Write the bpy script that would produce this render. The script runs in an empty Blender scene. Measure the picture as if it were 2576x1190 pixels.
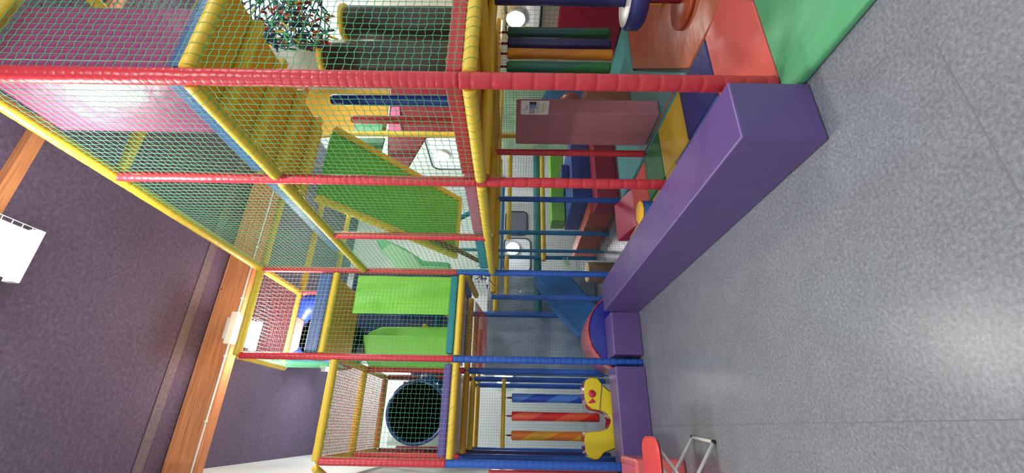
import bpy, bmesh, math, random
import numpy as np
from mathutils import Vector, Matrix
random.seed(7)
rng = np.random.default_rng(7)
S = bpy.context.scene
C = S.collection

# ---------------------------------------------------------------- camera
F, YAW, PIT, ROL, EYE = 1055.4, 0.4287, 0.0058, 0.016, 1.6
fwd = Vector((math.sin(YAW)*math.cos(PIT), math.cos(YAW)*math.cos(PIT), math.sin(PIT)))
rt0 = Vector((math.cos(YAW), -math.sin(YAW), 0)); up0 = rt0.cross(fwd)
RT = math.cos(ROL)*rt0 + math.sin(ROL)*up0
UP = -math.sin(ROL)*rt0 + math.cos(ROL)*up0
cd = bpy.data.cameras.new('camera'); cam = bpy.data.objects.new('camera', cd); C.objects.link(cam)
cd.sensor_fit = 'HORIZONTAL'; cd.sensor_width = 36; cd.lens = F/2576*36; cd.clip_start = .02
M = Matrix((( -UP.x, RT.x, -fwd.x, 0), (-UP.y, RT.y, -fwd.y, 0), (-UP.z, RT.z, -fwd.z, EYE), (0, 0, 0, 1)))
cam.matrix_world = M                       # the phone was held sideways: image-left is up
S.camera = cam

# ---------------------------------------------------------------- world, exposure, lights
S.view_settings.view_transform = 'Standard'; S.view_settings.look = 'None'
S.view_settings.exposure = 0.0; S.view_settings.gamma = 1; S.view_settings.use_curve_mapping = False
w = bpy.data.worlds.new('world'); S.world = w; w.use_nodes = True
w.node_tree.nodes['Background'].inputs[0].default_value = (.90, .95, 1, 1)
w.node_tree.nodes['Background'].inputs[1].default_value = .95

def area(loc, sx, sy, power, col=(1, .97, .93), rot=(0, 0, 0)):
    l = bpy.data.lights.new('lamp_light', 'AREA'); l.shape = 'RECTANGLE'; l.size = sx; l.size_y = sy
    l.energy = power; l.color = col
    o = bpy.data.objects.new('lamp_light', l); C.objects.link(o); o.location = loc; o.rotation_euler = rot
    return o
LAMPS = [(1.12, 2.66), (1.14, 5.80), (5.2, 3.85), (-2.6, 2.82), (-2.6, -.2), (1.155, -.2), (4.75, 7.3), (1.155, 8.85), (4.75, -.2)]  # first three lamps are seen; the rest are added to light the hall
for (lx, ly) in LAMPS:
    area((lx, ly, 5.20), .38, .52, 50)
    pl = bpy.data.lights.new('lamp_glow', 'POINT'); pl.energy = 70; pl.shadow_soft_size = .16; pl.color = (1, .97, .95)
    po = bpy.data.objects.new('lamp_glow', pl); C.objects.link(po); po.location = (lx, ly, 5.02)

# ---------------------------------------------------------------- helpers
def lin(c):
    return tuple(((x/255)/12.92 if x <= 10 else (((x/255)+.055)/1.055)**2.4) for x in c) + (1,)

MATS = {}
def vinyl(name, rgb, rough=.42, bump=.25, scale=14, var=.10, spec=.5, stretch=(1, 1, 1), coat=0):
    if name in MATS: return MATS[name]
    m = bpy.data.materials.new(name); m.use_nodes = True; nt = m.node_tree; b = nt.nodes['Principled BSDF']
    tc = nt.nodes.new('ShaderNodeTexCoord'); mp = nt.nodes.new('ShaderNodeMapping'); mp.inputs['Scale'].default_value = stretch
    nt.links.new(tc.outputs['Object'], mp.inputs[0])
    n = nt.nodes.new('ShaderNodeTexNoise'); n.inputs['Scale'].default_value = scale; n.inputs['Detail'].default_value = 4
    nt.links.new(mp.outputs[0], n.inputs['Vector'])
    n2 = nt.nodes.new('ShaderNodeTexNoise'); n2.inputs['Scale'].default_value = 2.3; n2.inputs['Detail'].default_value = 3
    nt.links.new(mp.outputs[0], n2.inputs['Vector'])
    g_ = .3*rgb[0]+.59*rgb[1]+.11*rgb[2]; c = lin(tuple(.87*x+.13*g_ for x in rgb))
    mx = nt.nodes.new('ShaderNodeMix'); mx.data_type = 'RGBA'
    mx.inputs[6].default_value = tuple(x*(1-var) for x in c[:3])+(1,); mx.inputs[7].default_value = tuple(min(1, x*(1+var)) for x in c[:3])+(1,)
    nt.links.new(n2.outputs[0], mx.inputs[0]); nt.links.new(mx.outputs[2], b.inputs['Base Color'])
    bp = nt.nodes.new('ShaderNodeBump'); bp.inputs['Strength'].default_value = bump; bp.inputs['Distance'].default_value = .02
    nt.links.new(n.outputs[0], bp.inputs['Height']); nt.links.new(bp.outputs[0], b.inputs['Normal'])
    b.inputs['Roughness'].default_value = rough; b.inputs['Specular IOR Level'].default_value = spec
    b.inputs['Coat Weight'].default_value = coat
    MATS[name] = m; return m
def emis(name, rgb, st):
    m = bpy.data.materials.new(name); m.use_nodes = True; b = m.node_tree.nodes['Principled BSDF']
    b.inputs['Base Color'].default_value = lin(rgb); b.inputs['Emission Color'].default_value = lin(rgb); b.inputs['Emission Strength'].default_value = st
    MATS[name] = m; return m

red = vinyl('red_vinyl', (212, 46, 58), .36); yellow = vinyl('yellow_vinyl', (232, 192, 40), .42)
blue = vinyl('blue_vinyl', (32, 92, 196), .4); navy = vinyl('navy_vinyl', (44, 50, 124), .45)
purple = vinyl('purple_vinyl', (100, 76, 142), .36, .4, 2.6, .05, stretch=(1, 2.6, .6))
lime = vinyl('lime_vinyl', (120, 205, 52), .45, .3, 6); green = vinyl('green_vinyl', (84, 176, 116), .4, .9, 4)
teal = vinyl('teal_vinyl', (24, 140, 160), .45); slate = vinyl('slate_blue_vinyl', (70, 96, 170), .4)
pink = vinyl('pink_vinyl', (215, 95, 150), .4); magenta = vinyl('magenta_vinyl', (160, 66, 118), .34, .9, 3.2, coat=.1)
orange = vinyl('orange_brown_vinyl', (204, 108, 74), .33, .6, 2.6, .22, stretch=(1, 2, 1)); coral = vinyl('coral_vinyl', (232, 98, 88), .35, .8, 4)
ochre = vinyl('mustard_vinyl', (222, 166, 34), .5, .15, 5); burg = vinyl('burgundy_vinyl', (165, 20, 45), .12, .4, 10, coat=.6)
maroon = vinyl('maroon_vinyl', (140, 24, 48), .35); turq = vinyl('turquoise_vinyl', (84, 178, 184), .4, .2, 5)
crimson = vinyl('crimson_vinyl', (196, 32, 72), .4); mauve = vinyl('mauve_vinyl', (216, 130, 152), .5, .1, 8)
dgrey = vinyl('dark_grey_vinyl', (58, 48, 45), .38, .2, 6); black = vinyl('black_rubber', (26, 28, 34), .5, .05)
white = vinyl('white_paint', (206, 216, 214), .6, .05, 30, .03); cream = vinyl('cream_foam', (226, 205, 160), .7)
brown = vinyl('brown_vinyl', (120, 92, 64), .5); royal = vinyl('royal_blue_plastic', (34, 66, 215), .4, .08, 4)
salmon = vinyl('salmon_vinyl', (232, 100, 96), .25, .35, 7, coat=.3); metal = vinyl('galvanised_metal', (200, 200, 196), .35, .02); metal.node_tree.nodes['Principled BSDF'].inputs['Metallic'].default_value = .7
plast_w = vinyl('white_plastic', (232, 232, 226), .35, .02, 10, .02); deckw = vinyl('pale_plywood', (222, 206, 168), .55, .1, 6, stretch=(1, 8, 1))
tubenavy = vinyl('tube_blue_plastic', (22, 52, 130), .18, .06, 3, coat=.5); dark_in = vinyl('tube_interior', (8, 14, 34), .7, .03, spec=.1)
foil = vinyl('grey_blue_sheet', (150, 172, 196), .22, .9, 16, .12, stretch=(2, 1, .5), coat=.4)
paleg = vinyl('pale_green_paint', (150, 200, 160), .6, .05)
ngreen = vinyl('green_twine', (70, 190, 125), .5, .0); ndark = vinyl('dark_green_twine', (62, 92, 78), .6, 0); nred = vinyl('red_twine', (214, 52, 58), .5, 0)
nteal = vinyl('blue_green_twine', (66, 108, 120), .6, 0); nblue = vinyl('blue_rope', (60, 100, 140), .5, 0); nwhite = vinyl('pale_green_string', (170, 225, 190), .6, 0)
nyel = vinyl('yellow_rope', (235, 190, 40), .5, 0)

def speck(name, c1, c2, c3, sc, rough, bump=.05):
    m = bpy.data.materials.new(name); m.use_nodes = True; nt = m.node_tree; b = nt.nodes['Principled BSDF']
    tc = nt.nodes.new('ShaderNodeTexCoord')
    n = nt.nodes.new('ShaderNodeTexNoise'); n.inputs['Scale'].default_value = sc; n.inputs['Detail'].default_value = 6; n.inputs['Roughness'].default_value = .7
    n3 = nt.nodes.new('ShaderNodeTexNoise'); n3.inputs['Scale'].default_value = sc*.12; n3.inputs['Detail'].default_value = 3
    nt.links.new(tc.outputs['Object'], n.inputs['Vector']); nt.links.new(tc.outputs['Object'], n3.inputs['Vector'])
    r = nt.nodes.new('ShaderNodeValToRGB'); e = r.color_ramp.elements
    e[0].position = .36; e[0].color = lin(c1); e[1].position = .66; e[1].color = lin(c3)
    k = e.new(.5); k.color = lin(c2)
    nt.links.new(n.outputs[0], r.inputs[0])
    mx = nt.nodes.new('ShaderNodeMix'); mx.data_type = 'RGBA'; mx.blend_type = 'MULTIPLY'; mx.inputs[0].default_value = .25
    nt.links.new(r.outputs[0], mx.inputs[6]); nt.links.new(n3.outputs[0], mx.inputs[7]); nt.links.new(mx.outputs[2], b.inputs['Base Color'])
    bp = nt.nodes.new('ShaderNodeBump'); bp.inputs['Strength'].default_value = bump; bp.inputs['Distance'].default_value = .01
    nt.links.new(n.outputs[0], bp.inputs['Height']); nt.links.new(bp.outputs[0], b.inputs['Normal'])
    b.inputs['Roughness'].default_value = rough
    MATS[name] = m; return m
floorm = speck('speckled_grey_floor', (116, 121, 129), (134, 139, 147), (154, 160, 167), 60, .26)
ceilm = speck('speckled_dark_ceiling', (86, 74, 98), (100, 86, 113), (117, 102, 131), 26, .85, .2)
ceilstripe = speck('ceiling_strip', (108, 96, 108), (122, 110, 120), (134, 122, 130), 26, .85, .2)
def woodmat():
    m = bpy.data.materials.new('glulam_wood'); m.use_nodes = True; nt = m.node_tree; b = nt.nodes['Principled BSDF']
    tc = nt.nodes.new('ShaderNodeTexCoord'); mp = nt.nodes.new('ShaderNodeMapping'); mp.inputs['Scale'].default_value = (.6, 14, 14)
    n = nt.nodes.new('ShaderNodeTexNoise'); n.inputs['Scale'].default_value = 3; n.inputs['Detail'].default_value = 5
    nt.links.new(tc.outputs['Object'], mp.inputs[0]); nt.links.new(mp.outputs[0], n.inputs['Vector'])
    r = nt.nodes.new('ShaderNodeValToRGB'); r.color_ramp.elements[0].position = .3; r.color_ramp.elements[0].color = lin((176, 108, 66)); r.color_ramp.elements[1].position = .75; r.color_ramp.elements[1].color = lin((222, 152, 98))
    v = nt.nodes.new('ShaderNodeTexVoronoi'); v.inputs['Scale'].default_value = 4.5; nt.links.new(tc.outputs['Object'], v.inputs['Vector'])
    k = nt.nodes.new('ShaderNodeValToRGB'); k.color_ramp.elements[0].position = .05; k.color_ramp.elements[0].color = (.12, .05, .03, 1); k.color_ramp.elements[1].position = .085; k.color_ramp.elements[1].color = (1, 1, 1, 1)
    nt.links.new(v.outputs['Distance'], k.inputs[0]); nt.links.new(n.outputs[0], r.inputs[0])
    mx = nt.nodes.new('ShaderNodeMix'); mx.data_type = 'RGBA'; mx.blend_type = 'MULTIPLY'; mx.inputs[0].default_value = .8
    nt.links.new(r.outputs[0], mx.inputs[6]); nt.links.new(k.outputs[0], mx.inputs[7]); nt.links.new(mx.outputs[2], b.inputs['Base Color'])
    b.inputs['Roughness'].default_value = .6
    return m
wood = woodmat()

def tag(o, label=None, cat=None, group=None, kind=None):
    if label: o['label'] = label
    if cat: o['category'] = cat
    if group: o['group'] = group
    if kind: o['kind'] = kind
    return o
def thing(name, loc, label, cat, group=None):
    o = bpy.data.objects.new(name, None); o.empty_display_size = .1; C.objects.link(o); o.location = loc
    return tag(o, label, cat, group)
def link(name, me, mat, parent=None, loc=(0, 0, 0)):
    o = bpy.data.objects.new(name, me); C.objects.link(o)
    if not me.materials: me.materials.append(mat)
    if parent:
        o.parent = parent; o.location = Vector(loc) - parent_world(parent)
    else: o.location = loc
    return o
def parent_world(p):
    v = Vector(p.location); q = p.parent
    while q: v += Vector(q.location); q = q.parent
    return v
def copy_tree(o, parent=None):
    kids = list(o.children)
    c = o.copy(); C.objects.link(c); c.parent = parent
    for ch in kids: copy_tree(ch, c)
    return c
def meshnp(name, V, Fq, smooth=False):
    me = bpy.data.meshes.new(name); V = np.asarray(V, dtype=np.float32); Fq = np.asarray(Fq, dtype=np.int32)
    me.vertices.add(len(V)); me.vertices.foreach_set('co', V.ravel())
    k = Fq.shape[1]; me.loops.add(Fq.size); me.loops.foreach_set('vertex_index', Fq.ravel())
    me.polygons.add(len(Fq)); me.polygons.foreach_set('loop_start', np.arange(0, Fq.size, k, dtype=np.int32)); me.polygons.foreach_set('loop_total', np.full(len(Fq), k, dtype=np.int32))
    if smooth: me.polygons.foreach_set('use_smooth', np.ones(len(Fq), dtype=bool))
    me.update(calc_edges=True); me.validate(); return me
def frame_of(d):
    d = Vector(d).normalized(); a = Vector((0, 0, 1)) if abs(d.z) < .9 else Vector((1, 0, 0))
    u = d.cross(a).normalized(); return d, u, d.cross(u)

def tube_me(p0, p1, r, pitch=.12, n=14, pinch=.16, origin=(0, 0, 0), wob=.02, jitter=True):
    """padded sleeve pinched by ties; crinkled foam vinyl"""
    p0 = Vector(p0)-Vector(origin); p1 = Vector(p1)-Vector(origin); L = (p1-p0).length; d, u, v = frame_of(p1-p0)
    ties = []
    t = pitch*.6
    while t < L-pitch*.3:
        ties.append(t); t += pitch*(random.uniform(.88, 1.12) if (jitter and pitch < .1) else 1)
    ts = {0.0, L, min(.012, L*.2), L-min(.012, L*.2)}
    for q in ties:
        for e in (-.016, -.006, 0, .006, .016): ts.add(min(max(q+e*min(1, pitch/.08), 0), L))
    st = max(pitch/3, .03); k = st
    while k < L: ts.add(k); k += st
    ts = np.array(sorted(ts)); tt = np.array(ties) if ties else np.array([-9.])
    ang = np.linspace(0, 2*math.pi, n, endpoint=False)
    dist = np.abs(ts[:, None]-tt[None]).min(1)
    wd = .008*min(1, pitch/.08)
    R = r*(1-pinch*np.exp(-(dist/wd)**2))
    R[0] *= .86; R[-1] *= .86
    ph = rng.uniform(0, 6, (3,))
    near = np.exp(-(dist/(.3*pitch+.004))**2)
    RR = R[:, None]*(1+wob*near[:, None]*np.sin(ang[None]*5+ts[:, None]*90+ph[0])+wob*.6*np.sin(ang[None]*2+ts[:, None]*17+ph[1]))
    cu, cv = np.cos(ang), np.sin(ang); P = np.array(p0)[None, None]+ts[:, None, None]*np.array(d)[None, None]+RR[..., None]*(cu[None, :, None]*np.array(u)+cv[None, :, None]*np.array(v))
    m = len(ts); idx = np.arange(m*n).reshape(m, n)
    a = idx[:-1]; b = idx[1:]
    Q = np.stack([a, np.roll(a, -1, 1), np.roll(b, -1, 1), b], -1).reshape(-1, 4)
    V = P.reshape(-1, 3); c0 = len(V); V = np.vstack([V, P[0].mean(0), P[-1].mean(0)])
    caps = []
    for i in range(0, n, 2):
        caps.append([c0, idx[0][(i+2) % n], idx[0][(i+1) % n], idx[0][i]]); caps.append([c0+1, idx[-1][i], idx[-1][(i+1) % n], idx[-1][(i+2) % n]])
    return meshnp('sleeve', V, np.vstack([Q, np.array(caps)]), True)
def ring_me(r, rr=.0022, n=16):
    V, Q = [], []
    for i in range(n):
        a = 2*math.pi*i/n
        for j in range(4):
            b = math.pi/2*j; q = r+rr*math.cos(b); V.append((q*math.cos(a), q*math.sin(a), rr*math.sin(b)))
    for i in range(n):
        for j in range(4): Q.append((i*4+j, ((i+1) % n)*4+j, ((i+1) % n)*4+(j+1) % 4, i*4+(j+1) % 4))
    return meshnp('tie', V, Q, True)
def pipe_me(pts, r, n=8, closed=False):
    """round pipe along a polyline (world coords given relative to nothing)"""
    pts = [Vector(p) for p in pts]; m = len(pts); V, Q = [], []
    u = None
    for i, p in enumerate(pts):
        d = (pts[(i+1) % m] if (i < m-1 or closed) else p)-(pts[i-1] if (i > 0 or closed) else p)
        d.normalize()
        if u is None: _, u, _ = frame_of(d)
        u = (u-d*u.dot(d)).normalized(); v = d.cross(u)
        for j in range(n):
            a = 2*math.pi*j/n; V.append(p+r*(math.cos(a)*u+math.sin(a)*v))
    for i in range(m if closed else m-1):
        for j in range(n):
            a = i*n+j; b = i*n+(j+1) % n; c = ((i+1) % m)*n+(j+1) % n; e = ((i+1) % m)*n+j; Q.append((a, b, c, e))
    me = meshnp('pipe', [tuple(x) for x in V], Q, True)
    if not closed:
        bm = bmesh.new(); bm.from_mesh(me); bmesh.ops.holes_fill(bm, edges=[e for e in bm.edges if e.is_boundary], sides=0); bm.to_mesh(me); bm.free()
    return me
def box_me(lo, hi, bev=.012, seg=2, origin=(0, 0, 0), cuts=0, puff=0):
    bm = bmesh.new(); bmesh.ops.create_cube(bm, size=1)
    lo = Vector(lo)-Vector(origin); hi = Vector(hi)-Vector(origin)
    for v in bm.verts: v.co = Vector(((lo.x+hi.x)/2+v.co.x*(hi.x-lo.x), (lo.y+hi.y)/2+v.co.y*(hi.y-lo.y), (lo.z+hi.z)/2+v.co.z*(hi.z-lo.z)))
    b = min(bev, .45*min(abs(hi.x-lo.x), abs(hi.y-lo.y), abs(hi.z-lo.z)))
    if b > 0: bmesh.ops.bevel(bm, geom=list(bm.edges), offset=b, segments=seg, affect='EDGES', profile=.6)
    for f in bm.faces: f.smooth = True
    me = bpy.data.meshes.new('box'); bm.to_mesh(me); bm.free()
    return me
def shade_ok(o):
    m = o.modifiers.new('wn', 'WEIGHTED_NORMAL'); m.keep_sharp = True; return o
def box(name, lo, hi, mat, parent=None, bev=.012, seg=2):
    c = ((lo[0]+hi[0])/2, (lo[1]+hi[1])/2, min(lo[2], hi[2]))
    return shade_ok(link(name, box_me(lo, hi, bev, seg, c), mat, parent, c))
def prism(name, pts, vec, mat, parent=None, bev=.01, side_mat=None, seg=2):
    """closed outline of 3-D points extruded by vec"""
    c = sum((Vector(p) for p in pts), Vector())/len(pts); vec = Vector(vec)
    bm = bmesh.new(); a = [bm.verts.new(Vector(p)-c) for p in pts]; f = bm.faces.new(a)
    bm.normal_update()
    if f.normal.dot(vec) > 0: bmesh.ops.reverse_faces(bm, faces=[f])
    b = [bm.verts.new(v.co+vec) for v in a]; fb = bm.faces.new(b[::-1] if True else b)
    n = len(a)
    for i in range(n): bm.faces.new((a[i], a[(i+1) % n], b[(i+1) % n], b[i]))
    bmesh.ops.recalc_face_normals(bm, faces=bm.faces)
    sides = set()
    if side_mat:
        for q in bm.faces:
            if abs(q.normal.dot(vec.normalized())) < .5: q.material_index = 1
    if bev: bmesh.ops.bevel(bm, geom=[e for e in bm.edges if len(e.link_faces) == 2 and e.calc_face_angle(0) > .6], offset=bev, segments=seg, affect='EDGES')
    for q in bm.faces: q.smooth = True
    me = bpy.data.meshes.new('prism'); bm.to_mesh(me); bm.free(); me.materials.append(mat)
    if side_mat: me.materials.append(side_mat)
    return shade_ok(link(name, me, mat, parent, c))
def lathe_me(prof, axis, n=32, a0=0, a1=2*math.pi):
    """profile [(radius, distance along axis)]; around axis at the origin"""
    d, u, v = frame_of(axis); full = abs(a1-a0-2*math.pi) < 1e-6
    ang = [a0+(a1-a0)*i/n for i in range(n if full else n+1)]; V, Q = [], []
    for (r, t) in prof:
        for a in ang: V.append(d*t+r*(math.cos(a)*u+math.sin(a)*v))
    k = len(ang)
    for i in range(len(prof)-1):
        for j in range(k if full else k-1): Q.append((i*k+j, i*k+(j+1) % k, (i+1)*k+(j+1) % k, (i+1)*k+j))
    me = meshnp('lathe', [tuple(x) for x in V], Q, True)
    bm = bmesh.new(); bm.from_mesh(me); bmesh.ops.remove_doubles(bm, verts=bm.verts, dist=1e-5); bmesh.ops.recalc_face_normals(bm, faces=bm.faces); bm.to_mesh(me); bm.free()
    return me
def cyl(name, p, r, h, mat, parent=None, bev=.01, axis=(0, 0, 1), n=32):
    return link(name, lathe_me([(0, 0), (r-bev, 0), (r, bev), (r, h-bev), (r-bev, h), (0, h)], axis, n), mat, parent, p)
def holed(name, x0, x1, y, z0, z1, cx, cz, R, th, mat, parent=None, n=64):
    V = []; o = (x0, y, z0)
    for yy in (0, th):
        for i in range(n):
            a = 2*math.pi*i/n; c, s = math.cos(a), math.sin(a)
            V.append((cx+R*c-x0, yy, cz+R*s-z0))
        for i in range(n):
            a = 2*math.pi*i/n; c, s = math.cos(a), math.sin(a)
            k = min(((x1-cx)/c if c > 1e-9 else 9e9), ((x0-cx)/c if c < -1e-9 else 9e9), ((z1-cz)/s if s > 1e-9 else 9e9), ((z0-cz)/s if s < -1e-9 else 9e9))
            V.append((cx+k*c-x0, yy, cz+k*s-z0))
    Q = []
    for i in range(n):
        j = (i+1) % n
        Q += [(i, j, n+j, n+i), (2*n+j, 2*n+i, 3*n+i, 3*n+j), (j, i, 2*n+i, 2*n+j), (n+i, n+j, 3*n+j, 3*n+i)]
    me = meshnp('panel', V, Q); bm = bmesh.new(); bm.from_mesh(me); bmesh.ops.recalc_face_normals(bm, faces=bm.faces); bm.to_mesh(me); bm.free()
    return link(name, me, mat, parent, o)

def seg_me(A, B, r, nrm):
    """three-sided twine between points A[i] and B[i]"""
    d = B-A; L = np.linalg.norm(d, axis=1, keepdims=True); d = d/np.maximum(L, 1e-9)
    nrm = np.broadcast_to(nrm, A.shape); n2 = np.cross(d, nrm); n2 /= np.maximum(np.linalg.norm(n2, axis=1, keepdims=True), 1e-9); n1 = np.cross(n2, d)
    offs = [r*(math.cos(a)*n1+math.sin(a)*n2) for a in (math.pi/2, math.pi/2+2.094, math.pi/2+4.189)]
    A = A-d*r*.5; B = B+d*r*.5
    V = np.stack([A+o for o in offs]+[B+o for o in offs], 1); m = len(A); base = (np.arange(m)*6)[:, None, None]
    q = np.array([[0, 1, 4, 3], [1, 2, 5, 4], [2, 0, 3, 5]])[None]
    return V.reshape(-1, 3), (base+q).reshape(-1, 4)
def net_me(U, Vv, cell, r, zig=.12, sag=.012, skew=0.):
    U = np.array(U, float); W = np.array(Vv, float); lu = np.linalg.norm(U); lv = np.linalg.norm(W)
    nu = max(2, round(lu/cell)); nv = max(2, round(lv/cell)); n = np.cross(U, W); n /= np.linalg.norm(n)
    i, j = np.meshgrid(np.arange(nu+1), np.arange(nv+1), indexing='ij')
    inn = ((i > 0) & (i < nu) & (j > 0) & (j < nv))
    s = i/nu; t = j/nv
    ds = zig*np.where((i+j) % 2 == 0, 1, -1)/nv*inn+rng.normal(0, .03, i.shape)/nv*inn
    du = rng.normal(0, .03, i.shape)/nu*inn+skew*np.sin(t*math.pi)*inn
    ph = rng.uniform(0, 6, 4)
    h = sag*(np.sin(s*lu*2.6+ph[0])*np.sin(t*lv*2.1+ph[1])+.5*np.sin(s*lu*5+t*lv*3+ph[2]))*np.sin(s*math.pi)**.5*np.sin(t*math.pi)**.5
    h = np.nan_to_num(h)
    P = (s+du)[..., None]*U+(t+ds)[..., None]*W+h[..., None]*n
    A = np.vstack([P[:-1].reshape(-1, 3), P[:, :-1].reshape(-1, 3)]); B = np.vstack([P[1:].reshape(-1, 3), P[:, 1:].reshape(-1, 3)])
    V, Q = seg_me(A, B, r, n)
    return meshnp('net', V, Q)
def net(p, U, V, cell, r, mat, label, group=None, name='safety_net', **k):
    o = link(name, net_me(U, V, cell, r, **k), mat, None, p)
    return tag(o, label, 'net', group)
def helix_me(p0, p1, R, pitch, r):
    p0 = Vector(p0); p1 = Vector(p1); L = (p1-p0).length; d, u, v = frame_of(p1-p0); n = max(12, int(L/pitch*10)); P = []
    for i in range(n+1):
        t = i/n; a = t*L/pitch*2*math.pi; rr = R*(1+.03*math.sin(i*1.7)); P.append(np.array(p0+d*(t*L)+rr*(math.cos(a)*u+math.sin(a)*v)))
    P = np.array(P); V, Q = seg_me(P[:-1], P[1:], r, np.array(d)+.01); return meshnp('lacing', V, Q)

# pixel of the photograph -> point on a world plane (used to read outlines off the photo onto real planes)
def at(px, py, ax, val):
    d = fwd+RT*((595-py)/F)+UP*((1288-px)/F); o = Vector((0, 0, EYE)); i = 'XYZ'.index(ax)
    return o+d*((val-o[i])/d[i])

def struct(name, me_or_box, mat):
    o = me_or_box if isinstance(me_or_box, bpy.types.Object) else link(name, me_or_box, mat)
    o['kind'] = 'structure'; return o

# ---------------------------------------------------------------- the hall
HC = 5.84
struct('floor', box('floor', (-6, -4, -.1), (8.2, 10.4, 0), floorm, bev=0), floorm)
for k, (p, q) in enumerate((((-6, 1.15, 0), (1.37, 1.151, 0)), ((-.55, 4.55, 0), (1.2, 4.551, 0)), ((.05, -3.9, 0), (.051, 5.2, 0)))):
    s = box('trim_%d' % (k+1), (p[0], p[1], .0), (q[0] if q[0]-p[0] > .01 else p[0]+.004, q[1] if q[1]-p[1] > .01 else p[1]+.004, .0008), vinyl('floor_seam', (112, 114, 120), .5, 0), bev=0); s['kind'] = 'structure'
struct('ceiling', box('ceiling', (-6, -4, HC), (8.2, 10.4, HC+.1), ceilm, bev=0), ceilm)
struct('trim_4', box('trim_4', (-6, 5.36, HC-.012), (8, 5.51, HC), ceilstripe, bev=0), ceilstripe)
struct('trim_5', box('trim_5', (-6, 5.02, HC-.003), (8, 5.028, HC), ceilstripe, bev=0), plast_w)
struct('wall_back', box('wall_back', (-6, 10.2, 0), (8.2, 10.4, HC), white, bev=0), white)
struct('wall_right', box('wall_right', (5.6, 1.2, 0), (5.8, 10.2, HC), white, bev=0), white)
struct('wall_left', box('wall_left', (-.78, 5.7, 0), (-.58, 10.2, HC), white, bev=0), white)
struct('wall_front', box('wall_front', (-6, 5.62, 0), (-.58, 5.72, HC), white, bev=0), white)
struct('wall_side', box('wall_side', (-6.1, -4, 0), (-6, 5.7, HC), white, bev=0), white)

def beam_wood(y, label):
    t = thing('timber_beam', (-6, y, 5.42), label, 'beam')
    o = box('beam_body', (-5.98, y, 5.42), (5.58, y+.16, HC-.013), wood, t, .004, 1)
    o = link('conduit', pipe_me([(0, 0, 0), (11.5, 0, 0)], .011, 8), plast_w, t, (-5.95, y-.0125, 5.45))
    for k in range(14):
        c = box('conduit_clip', (-5.6+k*.8, y-.028, 5.435), (-5.575+k*.8, y, 5.467), plast_w, t, .002, 1)
beam_wood(5.80, 'brown timber ceiling beam with white conduit, passing behind the top of the play frame')
t = thing('timber_batten', (-6, 2.93, 5.76), 'narrow brown timber batten on the dark ceiling above the nearest caged lamp', 'beam')
box('batten', (-5.98, 2.92, 5.765), (5.58, 3.03, HC-.001), wood, t, .003, 1)

ltm = emis('lamp_diffuser', (255, 255, 250), 5)
def ceiling_lamp(lx, ly, label, zt=5.40):
    t = thing('ceiling_lamp', (lx, ly, zt), label, 'lamp')
    box('lamp_housing', (lx-.14, ly-.27, zt-.06), (lx+.14, ly+.27, zt-.0), plast_w, t, .01)
    box('diffuser', (lx-.18, ly-.255, zt-.13), (lx+.18, ly+.255, zt-.061), ltm, t, .01)
    if ly < 5.7 or ly > 6:
        for q in (-.2, .2): link('hanger_rod', pipe_me([(0, 0, 0), (0, 0, HC-zt)], .006, 6), plast_w, t, (lx, ly+q, zt))
    for sx in (-1, 1): box('end_cap', (lx-.21, ly+sx*.31-(.05 if sx > 0 else 0), zt-.15), (lx+.21, ly+sx*.31+(0 if sx > 0 else .05), zt-.061), plast_w, t, .008)
    P = []
    for k in range(9): y = ly-.28+k*.07; P.append(((lx-.20, y, zt-.155), (lx+.20, y, zt-.155)))
    for k in range(6): x = lx-.2+k*.08; P.append(((x, ly-.3, zt-.155), (x, ly+.3, zt-.155)))
    A = np.array([a for a, b in P])-np.array((lx, ly, zt)); B = np.array([b for a, b in P])-np.array((lx, ly, zt))
    V, Q = seg_me(A, B, .0025, np.array((0, 0, 1.))); link('wire_guard', meshnp('guard', V, Q), plast_w, t, (lx, ly, zt))
    return t
LL = ['large caged ceiling lamp, the one nearest the camera, hanging under the first timber beam',
      'caged ceiling lamp under the timber beam by the top left corner of the play frame',
      'bright caged ceiling lamp above the near right top of the play frame']
for k, (lx, ly) in enumerate(LAMPS):
    if k < 3: ceiling_lamp(lx, ly, LL[k])
    elif ly > 0 and lx > 0: ceiling_lamp(lx, ly, 'added caged ceiling lamp behind the netting over the far play frame, %s' % ('near the right wall' if lx > 3 else 'by the left wall'))
    else: ceiling_lamp(lx, ly, 'added unseen caged ceiling lamp over the open floor, %s' % ('far left' if lx < 0 and ly > 0 else 'behind the camera at the left' if lx < 0 else 'right above the camera' if lx < 2 else 'behind the camera at the right'), 5.40)

# ---------------------------------------------------------------- floor mats
def mat_slab(pts, mat, label, z=.045, name='floor_mat'):
    o = prism(name, [(x, y, .002) for x, y in pts], (0, 0, z-.002), mat, None, .008)
    return tag(o, label, 'mat')
R_ = lambda x0, y0, x1, y1: [(x0, y0), (x1, y0), (x1, y1), (x0, y1)]
mat_slab(R_(1.76, .45, 3.0, 1.875), green, 'wrinkled green floor mat at the right edge of the grey floor')
mat_slab([(1.77, 1.885), (2.62, 1.885), (3.02, 2.16), (2.975, 2.485), (1.77, 2.485)], coral, 'wrinkled coral red floor mat between the green and the blue mat')
mat_slab(R_(2.39, 2.495, 2.975, 3.085), navy, 'dark blue floor mat beside the yellow one')
mat_slab(R_(2.39, 3.095, 2.99, 3.705), yellow, 'yellow floor mat between the dark blue and the green one')
mat_slab(R_(2.41, 3.715, 2.99, 4.235), vinyl('dark_green_vinyl', (40, 140, 78), .4, .3, 5), 'dark green floor mat behind the yellow one')
mat_slab(R_(2.42, 4.245, 2.98, 4.82), vinyl('tomato_vinyl', (236, 68, 54), .4, .2, 5), 'tomato red floor mat beside the yellow topped cylinder')
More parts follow.
